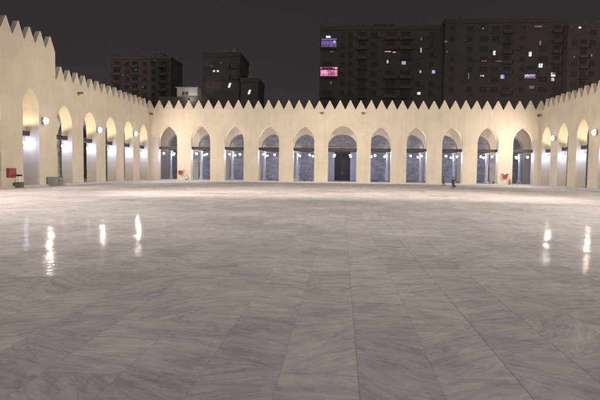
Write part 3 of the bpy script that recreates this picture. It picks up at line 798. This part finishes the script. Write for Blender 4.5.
def person(loc, rz, h, J, lab, shirt, trousers, shoe):
    """J: joints (unit height, facing -Y, +X is the figure's left)"""
    r = empty('person', loc, rz)
    S = lambda p: Vector(p)*h
    V, E, RD, idx = [], [], [], {}
    def add(n, p, rad, par=None):
        idx[n] = len(V); V.append(S(p)); RD.append(tuple(x*h for x in rad) if isinstance(rad, tuple) else rad*h)
        if par: E.append((idx[par], idx[n]))
    add('pelvis', J['pelvis'], (.075,.055))
    add('waist', J['waist'], (.062,.048), 'pelvis'); add('chest', J['chest'], (.08,.055), 'waist')
    add('neck0', J['neck0'], (.05,.04), 'chest'); add('neck', J['neck'], .030, 'neck0')
    add('chin', J['chin'], (.042,.05), 'neck'); add('face', J['face'], (.062,.068), 'chin'); add('crown', J['crown'], (.05,.056), 'face')
    fx, fy_, fz = J['face']
    add('nose', (fx, fy_-.072, fz-.012), .008, 'face')
    for sg in (-1, 1):
        add('ear%d' % sg, (fx+sg*.066, fy_+.005, fz-.008), .010, 'face')
        k = 'L' if sg > 0 else 'R'
        add('sh'+k, J['sh'+k], .036, 'neck0'); add('el'+k, J['el'+k], .024, 'sh'+k); add('wr'+k, J['wr'+k], .017, 'el'+k)
        d = (Vector(J['wr'+k])-Vector(J['el'+k])).normalized()
        wv = Vector(J['wr'+k]); pal = wv+d*.045
        add('pa'+k, pal, (.022,.014), 'wr'+k)
        side_ = d.cross(Vector((0,1,0))); side_ = side_.normalized() if side_.length > .1 else Vector((1,0,0))
        bend = d.cross(side_).normalized()
        for q, (o_, ln) in enumerate(((-.017,.034),(-.006,.043),(.006,.041),(.017,.032))):
            p1 = pal+side_*o_+d*.018; add('f%d%s' % (q,k), p1, .0065, 'pa'+k)
            add('g%d%s' % (q,k), p1+d*ln*.55+bend*.006, .006, 'f%d%s' % (q,k)); add('h%d%s' % (q,k), p1+d*ln*.85+bend*.02, .005, 'g%d%s' % (q,k))
        add('t0'+k, wv+d*.02-side_*.024, .008, 'wr'+k); add('t1'+k, wv+d*.045-side_*.034+bend*.008, .006, 't0'+k)
        add('hi'+k, J['hi'+k], .055, 'pelvis'); add('kn'+k, J['kn'+k], .036, 'hi'+k); add('an'+k, J['an'+k], .022, 'kn'+k)
        add('to'+k, J['to'+k], (.022,.014), 'an'+k)
    skinned('body', V, E, RD, SKIN, r)
    def sub(name, names, links, rad, mat):
        vv = [S(J[n]) if not isinstance(n, tuple) else S(n) for n in names]
        return skinned(name, vv, links, [tuple(x*h for x in q) if isinstance(q, tuple) else q*h for q in rad], mat, r)
    mid = lambda a, b, t: tuple(Vector(J[a]).lerp(Vector(J[b]), t))
    sub('shirt', ['chest','waist','pelvis','neck0','shL',mid('shL','elL',.55),mid('elL','wrL',.1),'shR',mid('shR','elR',.55),mid('elR','wrR',.1),tuple(Vector(J['pelvis'])-Vector((0,0,.035)))],
        [(0,1),(1,2),(2,10),(0,3),(3,4),(4,5),(5,6),(3,7),(7,8),(8,9)], [(.094,.07),(.088,.068),(.098,.078),(.052,.046),.046,.038,.034,.046,.038,.034,(.098,.08)], shirt)
    sub('trousers', ['pelvis','hiL','knL',mid('knL','anL',.9),'hiR','knR',mid('knR','anR',.9)], [(0,1),(1,2),(2,3),(0,4),(4,5),(5,6)],
        [(.08,.062),.062,.047,.036,.062,.047,.036], trousers)
    for k in 'LR':
        sub('shoe', ['an'+k, 'to'+k], [(0,1)], [(.028,.030),(.028,.02)], shoe)
    f = Vector(J['face'])
    sub('hair', [tuple(f+Vector((0,.022,.03))), tuple(f+Vector((0,.018,.062))), tuple(f+Vector((0,.045,-.02)))], [(0,1),(0,2)], [(.066,.062),(.05,.05),(.05,.035)], HAIR)
    bm = bmesh.new()
    for sg in (-1, 1):
        bmesh.ops.create_icosphere(bm, subdivisions=1, radius=.009*h, matrix=Matrix.Translation(S((f.x+sg*.024, f.y-.062, f.z+.004))))
    obj('eyes', bm, BLACK, r)
    tag(r, lab, 'person', 'people crossing the courtyard')
    return r
J1 = dict(pelvis=(0,0,.50), waist=(0,-.005,.60), chest=(0,-.012,.71), neck0=(0,-.012,.80), neck=(0,-.016,.835), chin=(0,-.028,.872), face=(0,-.026,.915), crown=(0,-.018,.955),
          shL=(.105,-.008,.785), elL=(.15,.05,.64), wrL=(.17,-.03,.53), shR=(-.105,-.008,.785), elR=(-.15,-.06,.65), wrR=(-.14,-.15,.57),
          hiL=(.05,0,.47), knL=(.075,-.11,.275), anL=(.085,-.12,.05), toL=(.085,-.20,.018), hiR=(-.05,0,.47), knR=(-.06,.02,.26), anR=(-.07,.16,.07), toR=(-.07,.10,.018))
J2 = dict(J1); J2.update(knL=(.06,-.05,.265), anL=(.065,-.05,.045), toL=(.07,-.13,.018), knR=(-.055,-.02,.265), anR=(-.06,.07,.05), toR=(-.065,0,.018),
          elR=(-.20,-.04,.70), wrR=(-.27,-.12,.74), elL=(.155,.02,.64), wrL=(.17,-.02,.50))
person((13.3, 71.9, .012), R(60), 1.42, J1, 'young person in dark olive top and grey trousers striding, the left of two',
       simple('olive_cloth', (.028,.026,.019), .9), simple('grey_cloth', (.07,.065,.065), .9), simple('pale_shoe', (.45,.42,.4), .6))
person((13.15, 65.0, .012), R(25), 1.42, J2, 'young person in dark clothes with one arm raised, the right of two',
       simple('maroon_cloth', (.024,.013,.013), .9), simple('black_cloth', (.018,.017,.02), .9), simple('dark_shoe', (.06,.05,.05), .6))
# bag in the second person's hand
hand = Matrix.Rotation(R(25), 3, 'Z') @ (Vector((.175, -.03, .455))*1.42) + Vector((13.15, 65.0, .012))
r = empty('carrier_bag', hand - Vector((0,0,.42)), R(25))
bm = bmesh.new(); box(bm, -.12, .12, -.05, .05, 0, .27, bevel=.03); obj('sack', bm, BLACK, r)
bm = bmesh.new(); tube(bm, [(-.08,0,.26),(-.05,0,.38),(0,0,.42),(.05,0,.38),(.08,0,.26)], .008, 6); obj('strap', bm, BLACK, r)
tag(r, 'small black bag hanging from the hand of the person with raised arm', 'bag')

# ------------------------------------------------------------------ the city behind
EM = {}
ACM = simple('faded_white_metal', (.27,.265,.25), .6)
def E_(name, c, s):
    if name not in EM:
        m = emit(name, c, s); EM[name] = m
        nt = m.node_tree; b = nt.nodes['Principled BSDF']
        tc = N(nt, 'ShaderNodeTexCoord'); mp = N(nt, 'ShaderNodeMapping'); mp.inputs['Scale'].default_value = (2.4, 1, .5)
        no = N(nt, 'ShaderNodeTexNoise'); no.inputs['Scale'].default_value = 1.2; no.inputs['Detail'].default_value = 3
        mr = N(nt, 'ShaderNodeMapRange'); mr.inputs['From Min'].default_value = .35; mr.inputs['From Max'].default_value = .65; mr.inputs['To Min'].default_value = s*.25; mr.inputs['To Max'].default_value = s*1.25
        nt.links.new(tc.outputs['Object'], mp.inputs['Vector']); nt.links.new(mp.outputs[0], no.inputs['Vector']); nt.links.new(no.outputs['Fac'], mr.inputs['Value']); nt.links.new(mr.outputs[0], b.inputs['Emission Strength'])
    return EM[name]
def window(parent, x, y, z, w_, h, glass, name='window', lab=None, frame=FRAMEM, mull=True):
    """x,z centre on the facade at y (courtyard side is -y)"""
    bm = bmesh.new(); t = .09
    box(bm, x-w_/2-t, x-w_/2, y-.10, y+.02, z-h/2-t, z+h/2+t); box(bm, x+w_/2, x+w_/2+t, y-.10, y+.02, z-h/2-t, z+h/2+t)
    box(bm, x-w_/2, x+w_/2, y-.10, y+.02, z+h/2, z+h/2+t); box(bm, x-w_/2-.08, x+w_/2+.08, y-.18, y+.02, z-h/2-t-.05, z-h/2-.001)
    if mull: box(bm, x-.035, x+.035, y-.07, y-.012, z-h/2, z+h/2)
    vs = [bm.verts.new(p) for p in ((x-w_/2,y-.01,z-h/2),(x+w_/2,y-.01,z-h/2),(x+w_/2,y-.01,z+h/2),(x-w_/2,y-.01,z+h/2))]
    fc = bm.faces.new(vs); fc.material_index = 1
    o = obj(name, bm, [frame, glass], parent)
    if lab: o['label'] = lab
    return o
def balcony(parent, x0, x1, y, z, depth, m, solid=True):
    bm = bmesh.new()
    box(bm, x0, x1, y-depth, y+.02, z-.16, z)
    if solid:
        box(bm, x0, x1, y-depth, y-depth+.12, z+.001, z+1.0); box(bm, x0, x0+.12, y-depth+.121, y+.02, z+.001, z+1.0); box(bm, x1-.12, x1, y-depth+.121, y+.02, z+.001, z+1.0)
    else:
        box(bm, x0, x1, y-depth, y-depth+.05, z+.98, z+1.04)
        n = int((x1-x0)/.16)
        for k in range(n+1):
            a = x0+(x1-x0-.03)*k/n; box(bm, a, a+.03, y-depth+.01, y-depth+.04, z+.001, z+.979)
    return obj('balcony', bm, m, parent)

def wpos(u, v, D):
    d = ray(u, v); t = D/d.y; return (d.x*t, d.z*t+CH)
def block(x0, x1, y, depth, h, floor_h, zmin, cols, mat, lab, lit, roof=(), bands=True, seed=1, avoid=()):
    """cols: list of (x, width, height, kind) ; kind 'w' window, 'l' loggia with balcony"""
    rr = random.Random(seed)
    b = empty('apartment_block', ((x0+x1)/2, y+depth/2, 0))
    off = Vector(b.location)
    def P(o):
        o.location = Vector(o.location)-off; return o
    bm = bmesh.new(); box(bm, x0, x1, y, y+depth, -.3, h)
    box(bm, x0-.15, x1+.15, y-.15, y+.2, h-.35, h+.9); box(bm, x0-.15, x0+.2, y+.201, y+depth, h-.35, h+.9); box(bm, x1-.2, x1+.15, y+.201, y+depth, h-.35, h+.9)
    if bands:
        z = h-.6
        while z > zmin:
            z -= floor_h; box(bm, x0-.06, x1+.06, y-.07, y-.001, z-.14, z+.14)
    P(obj('wall', bm, mat, b))
    top = h-.6
    nf = int((top-zmin)/floor_h)
    for fl in range(nf):
        zc = top-floor_h*fl-floor_h*.5
        for j, (x, w_, hh, kind) in enumerate(cols):
            key = (fl, j)
            g = GLASSD
            mt = lit.get(key)
            if any(abs(x-ax_) < w_*.5+1.0 and abs(zc-az_) < 1.75 for ax_, az_ in [wpos(u, v, y) for u, v in avoid]): continue
            if mt == 'skip': continue
            if kind == 'w':
                u = rr.random()
                P(window(b, x, y, zc+.1, w_, hh, mt[0] if mt else (SHUT if u < .35 else GLASSD), 'window', mt[1] if mt else None))
            else:
                P(window(b, x, y, zc, w_*.72, 2.1, mt[0] if mt else (SHUT if rr.random() < .3 else GLASSD), 'balcony_window', mt[1] if mt else None))
                P(balcony(b, x-w_/2, x+w_/2, y, zc-floor_h*.5+.16, 1.2, mat, rr.random() < .75))
    for (rx0, rx1, ry0, ry1, rh) in roof:
        bm = bmesh.new(); box(bm, rx0, rx1, ry0, ry1, h+.01, h+rh); box(bm, rx0-.1, rx1+.1, ry0-.1, ry1+.1, h+rh+.001, h+rh+.2)
        P(obj('roof_room', bm, mat, b))
    acs = 0
    for fl in range(nf):
        for j, (x, w_, hh, kind) in enumerate(cols):
            if kind == 'w' and acs < 60 and rr.random() < .38:
                zc = top-floor_h*fl-floor_h*.5
                xx = x+rr.choice((-1, 1))*(w_/2+.62); zz = zc+rr.uniform(-.9, .5)
                if any(abs(xx-p) < 1.3 and abs(zz-q) < 1.3 for p, q in [wpos(u, v, y) for u, v in avoid]): continue
                if not (x0+.6 < xx < x1-.6): continue
                bm = bmesh.new(); box(bm, xx-.42, xx+.42, y-.46, y-.12, zz-.3, zz+.3, bevel=.02); box(bm, xx-.38, xx+.38, y-.44, y+.01, zz-.36, zz-.302)
                lathe(bm, [(.22,y-.461),(.2,y-.475),(.03,y-.475)], 12, (xx-.1, 0, zz), 'Y')
                P(obj('air_conditioner', bm, ACM, b)); acs += 1
    for k in range(int((x1-x0)/7)+1):
        xx = rr.uniform(x0+1.2, x1-1.2); yy = y+rr.uniform(1.2, 3.5)
        bm = bmesh.new()
        if rr.random() < .5:
            lathe(bm, [(.75,h+.3),(.8,h+.5),(.8,h+1.9),(.7,h+2.1),(.2,h+2.2)], 16, (xx, yy, 0)); box(bm, xx-.7, xx+.7, yy-.7, yy+.7, h+.001, h+.29)
            P(obj('water_tank', bm, ACM, b))
        else:
            n = 14; cz = h+1.6
            c0 = bm.verts.new((xx, yy+.12, cz)); ring = [bm.verts.new((xx+.7*math.cos(2*math.pi*q/n), yy-.08, cz+.7*math.sin(2*math.pi*q/n))) for q in range(n)]
            for q in range(n): bm.faces.new((c0, ring[q], ring[(q+1)%n]))
            tube(bm, [(xx, yy+.14, cz), (xx, yy+.3, h)], .05, 6); tube(bm, [(xx, yy-.08, cz-.68), (xx, yy-.6, cz-.1)], .025, 6)
            P(obj('satellite_dish', bm, ACM, b))
    tag(b, lab, 'apartment block', 'apartment blocks behind the far wall')
    return b, P

WHITE = E_('lit_white', (.9,.92,1.0), 1.15); DIMW = E_('lit_dim', (.9,.85,.75), .11); BLUEW = E_('lit_blue', (.45,.5,1.0), .9); WARMW = E_('lit_warm', (1,.85,.65), .6); FAINT = E_('lit_faint', (1,.86,.66), .055)
PINK = E_('lit_pink', (1,.28,.52), 1.1); PURP = E_('lit_purple', (.30,.16,.75), .42)
def extra(P, b, y, u, v, du, dv, mat, lab, name='lit_window', frame=FRAMEM, mull=False):
    """a lit window where the photograph shows one (its frame, sill and pane stand on the facade at y)"""
    x, z = wpos(u, v, y); x1, z1 = wpos(u+du, v+dv, y)
    return P(window(b, x, y-.12, z, max(.3, abs(x1-x)*.88), max(.35, abs(z1-z)*.88), mat, name, lab, frame, mull))

# block 1: wide slab with coloured balconies
Y1 = 180.0
X0, X1 = -7.6, 32.0
cols1 = [(-5.0,4.4,2,'l'), (-.2,1.5,1.5,'w'), (2.4,1.5,1.5,'w'), (6.2,3.2,1.6,'l'), (10.0,2.0,1.5,'w'), (15.4,4.2,2,'l'), (20.2,4.2,2,'l'), (24.3,.9,1.5,'w'), (28.4,1.3,1.5,'w')]
b1, P1 = block(X0, X1, Y1, 16, 48.2, 3.12, 24.0, cols1, CONC['a'], 'wide dark apartment slab behind the far wall with pink and purple lit balconies', {},
           avoid=[(329,71),(329,43),(328,37),(333,52),(331,83),(389,52),(388,62),(403.6,63),(421,50),(421,39),(420,72),(433.4,72),(419,93.5)],
           roof=[(10, 17, Y1+5, Y1+11, 2.6), (24, 28, Y1+6, Y1+10, 2.0)], seed=3)
# the pink balcony and the purple balcony
def party(P, b, u0, u1, v0, v1, y, mat, curtain, cu0, cu1, cv0, cv1, lab, mfr):
    x0, z1 = wpos(u0, v0, y); x1, z0 = wpos(u1, v1, y)
    o = P(window(b, (x0+x1)/2, y, (z0+z1)/2, x1-x0, z1-z0, mat, 'lit_balcony', lab, mfr, False))
    cx0, cz1 = wpos(cu0, cv0, y); cx1, cz0 = wpos(cu1, cv1, y)
    bm = bmesh.new(); n = 18
    A = []
    for k in range(n+1):
        t = k/n; zt = cz1 + .35*math.sin(t*7)+.25*math.sin(t*15+1)
        A.append((bm.verts.new((cx0+(cx1-cx0)*t, y-.16-.05*math.sin(k*2.1), cz0)), bm.verts.new((cx0+(cx1-cx0)*t, y-.16-.05*math.sin(k*2.1), zt))))
    for p, q in zip(A, A[1:]): bm.faces.new((p[0], q[0], q[1], p[1]))
    so = bmesh.ops.solidify(bm, geom=bm.faces[:], thickness=.02)
    c = obj('curtain', bm, curtain, b); P(c)
    xa, xb = x0-.1, x1+.1
    P(balcony(b, xa, xb, y, z0-.55, 1.0, CONC['a'], False))
party(P1, b1, 320.6, 337.2, 67.2, 75.8, Y1, PINK, E_('purple_lit_drape', (.28,.06,.34), .30), 328, 334.5, 70.5, 75.6, 'balcony window lit bright pink with a purple drape', E_('pink_lit_frame', (.9,.1,.3), .25))  # drape and frame given a glow for the room's pink light
party(P1, b1, 321.5, 336.5, 38.5, 47, Y1, PURP, E_('violet_lit_drape', (.18,.13,.40), .25), 322.5, 331, 41.5, 47, 'balcony window lit dim purple', FRAMEM)  # drape given a glow for the room's purple light
extra(P1, b1, Y1, 328.4, 37, 5, 2.6, WHITE, 'bright white lamp window over the purple balcony')
extra(P1, b1, Y1, 334.5, 42, 2.5, 3, E_('lit_lilac', (.6,.55,.95), .9), None)
extra(P1, b1, Y1, 331.8, 51.8, 4, 1.4, DIMW, None); extra(P1, b1, Y1, 331, 82.8, 1.4, 3.0, DIMW, None)
extra(P1, b1, Y1, 388, 51.6, 7, 1.5, WARMW, None); extra(P1, b1, Y1, 394.2, 52.3, 3.5, 1.2, WARMW, None)
extra(P1, b1, Y1, 387.6, 61.8, 1.6, 3.6, WHITE, None); extra(P1, b1, Y1, 403.6, 63, 4.5, 3.8, E_('lit_bluish', (.6,.62,1.0), .75), None, mull=True)
extra(P1, b1, Y1, 421, 50.2, 1.4, 5.2, E_('lit_soft', (.9,.9,.95), .7), None); extra(P1, b1, Y1, 421.2, 39, 1.5, 3.4, FAINT, None)
extra(P1, b1, Y1, 420.3, 71.8, 1.8, 3.2, E_('lit_soft', (.9,.9,.95), .7), None); extra(P1, b1, Y1, 433.4, 71.9, 3.4, 3.6, BLUEW, None)
extra(P1, b1, Y1, 418.8, 93.4, 3.6, 3.0, E_('lit_cyan', (.75,.92,1.0), 1.5), None)
# block 2: taller right-hand slab
Y2 = 176.0
ax, _ = wpos(444.5, 60, Y2); bx2, _ = wpos(566, 60, Y2); top2 = wpos(505, 21.5, Y2)[1]
def X2(u): return wpos(u, 60, Y2)[0]
cols2 = [(X2(452),1.3,1.4,'w'), (X2(469.5),1.7,1.5,'w'), (X2(483.5),2.3,1.6,'w'), (X2(495),2.2,1.6,'w'), (X2(506.5),2.9,1.6,'l'), (X2(522),1.4,1.4,'w'), (X2(531),3.6,2,'l'), (X2(543),2.6,1.6,'w'), (X2(556),2.6,1.6,'l')]
b2_, P2 = block(ax, bx2, Y2, 18, top2, 3.15, 23.5, cols2, CONC['b'], 'tall dark apartment slab behind the right of the far wall with scattered white lights', {}, avoid=[(494.2,53),(482,76),(502.2,76.8),(530,54),(540.4,65.6),(553,76.5),(540,43),(538,26.5),(483,28.5),(468.5,76),(531.5,87),(446,42),(447,52),(529.8,75.3)], roof=[(ax+8, ax+16, Y2+6, Y2+12, 2.4)], seed=8)
for u, v, du, dv, m_ in ((494.2,53,2.6,5,WHITE),(482,75.8,4.4,1.8,WARMW),(502.2,76.8,4.4,4.4,BLUEW),(530,54.2,3.2,5.2,WHITE),(540.4,65.6,4.4,4.6,WHITE),
                        (553,74.6,4.6,4.4,WHITE),(552.5,79.4,3.4,3.8,E_('lit_soft', (.9,.9,.95), .7)),(540,43,1.8,5,DIMW),(538,26.5,9,2,FAINT),(483,28.5,2,2,DIMW),(468.5,76,.7,7,DIMW),(531.5,87.2,6,3.6,E_('lit_olive', (.8,.65,.2), .05)),(442.8+3,41.6,3,2,DIMW),(446.8,52,2,1.4,DIMW),
                        (484,61,6,1.2,FAINT),(501,61.2,14,1.2,FAINT)):
    extra(P2, b2_, Y2, u, v, du, dv, m_, None)
# purple-lit window with a string of white bulbs
o = extra(P2, b2_, Y2, 529.8, 75.3, 12.5, 7, E_('purple_room', (.22,.13,.55), .40), 'wide window lit purple with a string of white bulbs')
bm = bmesh.new()
for k in range(11):
    x, z = wpos(525+k*.95, 75.8+.7*math.sin(k*1.9)-.12*k, Y2)
    bmesh.ops.create_icosphere(bm, subdivisions=1, radius=.17, matrix=Matrix.Translation((x, Y2-.35, z)))
P2(obj('string_lights', bm, E_('string_white', (.85,.8,1.0), 1.1), b2_))
# block 3 at the right edge
Y3 = 172.0
ax3, _ = wpos(567, 60, Y3); bx3, _ = wpos(640, 60, Y3)
def X3(u): return wpos(u, 60, Y3)[0]
b3, P3 = block(ax3, bx3, Y3, 18, wpos(590, 25.5, Y3)[1], 3.1, 23, [(X3(574),1.6,1.5,'w'), (X3(583),2.4,1.6,'l'), (X3(592),1.6,1.5,'w'), (X3(606),2.6,1.6,'l'), (X3(620),1.5,1.5,'w')], CONC['c'], 'dark apartment block at the right edge behind the right wall', {}, avoid=[(579.6,27.5),(591,55.5),(574,57)], seed=12)
for u, v, du, dv, m_ in ((579.6,27.5,3,2.4,WHITE),(591.3,55.5,2.2,2.4,DIMW),(574,57,1.6,2,FAINT),(571.5,27,1.6,1.6,FAINT)):
    extra(P3, b3, Y3, u, v, du, dv, m_, None)
# block 4: dark stepped block left of centre
Y4 = 150.0
ax4 = wpos(202.5, 60, Y4)[0]; bx4 = wpos(240, 60, Y4)[0]
def X4(u): return wpos(u, 80, Y4)[0]
b4, P4 = block(ax4, bx4, Y4, 14, wpos(220, 55.5, Y4)[1], 3.05, 21, [(X4(207),1.4,1.4,'w'), (X4(216),2.6,1.6,'w'), (X4(226),1.5,1.4,'w'), (X4(235),2.2,1.6,'l')], CONC['d'], 'dark block left of centre with a pair of small lit windows', {}, avoid=[(214.2,71.2),(218,71.2),(229.6,85.2)], seed=21)
extra(P4, b4, Y4, 214.2, 71.2, 2.6, 2.2, WHITE, None); extra(P4, b4, Y4, 218, 71.2, 2.6, 2.2, WHITE, None)
b4['group'] = 'apartment blocks behind the far wall'
Y5 = 149.0
ax5 = wpos(240.5, 90, Y5)[0]; bx5 = wpos(258, 90, Y5)[0]
b5, P5 = block(ax5, bx5, Y5, 12, wpos(250, 81, Y5)[1], 3.05, 20, [(wpos(245,90,Y5)[0],1.5,1.4,'w'), (wpos(254,90,Y5)[0],1.5,1.4,'w')], CONC['d'], 'low dark annex joined to the right of the dark block left of centre', {}, avoid=[(249.3,92)], seed=22)
def slanted(P, b, y, u, v, lab):  # lit window drawn as a slanted glowing pane
    x, z = wpos(u, v, y)
    bm = bmesh.new(); pts = [(-.42,-.62),(.10,-.62),(.48,.62),(-.08,.55)]
    A = [bm.verts.new((x+p, y-.14, z+q)) for p, q in pts]; B = [bm.verts.new((x+p, y-.02, z+q)) for p, q in pts]
    bm.faces.new(A); bm.faces.new(B[::-1])
    for i in range(4): bm.faces.new((A[i], A[(i+1)%4], B[(i+1)%4], B[i]))
    o = P(obj('lit_pane', bm, WHITE, b)); o['label'] = lab
slanted(P4, b4, Y4, 229.6, 85.2, 'slanting white lit pane'); slanted(P5, b5, Y5, 249.3, 92, 'slanting white lit pane')
# block 6: far left block, dim
Y6 = 220.0
ax6 = wpos(110.5, 60, Y6)[0]; bx6 = wpos(171, 60, Y6)[0]
def X6(u): return wpos(u, 75, Y6)[0]
b6, P6 = block(ax6, bx6, Y6, 16, wpos(140, 58.5, Y6)[1], 3.2, 27, [(X6(117),3.4,2,'l'), (X6(127),1.5,1.4,'w'), (X6(135),3.2,2,'l'), (X6(145),1.5,1.4,'w'), (X6(153),1.5,1.4,'w'), (X6(163),3.4,2,'l')], CONC['e'], 'faint dark apartment block far behind the left arcade wall', {}, roof=[(X6(150), X6(160), Y6+4, Y6+9, 2.8)], seed=31)
for u, v in ((136,70),(143,87),(155,60),(123,75)):
    extra(P6, b6, Y6, u, v, 1.6, 1.8, FAINT, None)
# low rooftops and the small white lit house between them
Y7 = 140.0
ax7 = wpos(152, 90, Y7)[0]; bx7 = wpos(203, 90, Y7)[0]
b7, P7 = block(ax7, bx7, Y7+6, 12, wpos(180, 97.2, Y7)[1], 3.0, 16, [(wpos(160,95,Y7)[0],1.4,1.3,'w'), (wpos(170,95,Y7)[0],1.4,1.3,'w')], CONC['d'], 'low dark house carrying the white rooftop room', {}, seed=41)
hx0, hz1 = wpos(177, 88, Y7+7); hx1, hz0 = wpos(197.5, 97, Y7+7)
rm = empty('rooftop_room', ((hx0+hx1)/2, Y7+9, 0)); off = Vector(rm.location)
bm = bmesh.new(); box(bm, hx0, hx1, Y7+7, Y7+11, hz0-1.2, hz1); box(bm, hx0-.25, hx1+.25, Y7+6.6, Y7+11.2, hz1+.001, hz1+.22)
o = obj('wall', bm, CONC['w'], rm); o.location = -off
for u, du in ((183.5, 1.8), (186.8, 2.4)):
    x, z = wpos(u, 93.4, Y7+7); o = window(rm, x, Y7+7, z, .28*du, .75, GLASSD); o.location = Vector(o.location)-off
tag(rm, 'small white lit rooftop room with dark windows above the far wall', 'rooftop room')
x, z = wpos(189, 90, Y7+4)
lampo = empty('roof_lamp', (x, Y7+4, hz0-1.0))
bm = bmesh.new(); box(bm, -.15, .15, -.15, .15, -.6, 0); box(bm, -.25, .25, -.12, .1, .001, .3, bevel=.02); obj('housing', bm, DARKM, lampo)
bm = bmesh.new(); box(bm, -.2, .2, .101, .115, .04, .26); obj('lens', bm, E_('roof_lens', (1,.9,.8), 4), lampo)
tag(lampo, 'small roof lamp lighting the white rooftop room', 'lamp')
l = light('roof_lamp_light', 'AREA', (x, Y7+4.16, hz0-.84), 60, (1, .93, .86), shape='DISK', size=.3); aim(l, (0, 1, .35))

# ------------------------------------------------------------------ render settings
vs = sc.view_settings
vs.view_transform = 'Standard'; vs.look = 'None'; vs.exposure = 0; vs.gamma = 1; vs.use_curve_mapping = False
sc.render.engine = 'CYCLES'
cy = sc.cycles
cy.use_denoising = True
try: cy.denoiser = 'OPENIMAGEDENOISE'
except Exception: pass
cy.max_bounces = 8; cy.diffuse_bounces = 4; cy.glossy_bounces = 3
cy.sample_clamp_indirect = 6
cy.use_light_tree = True
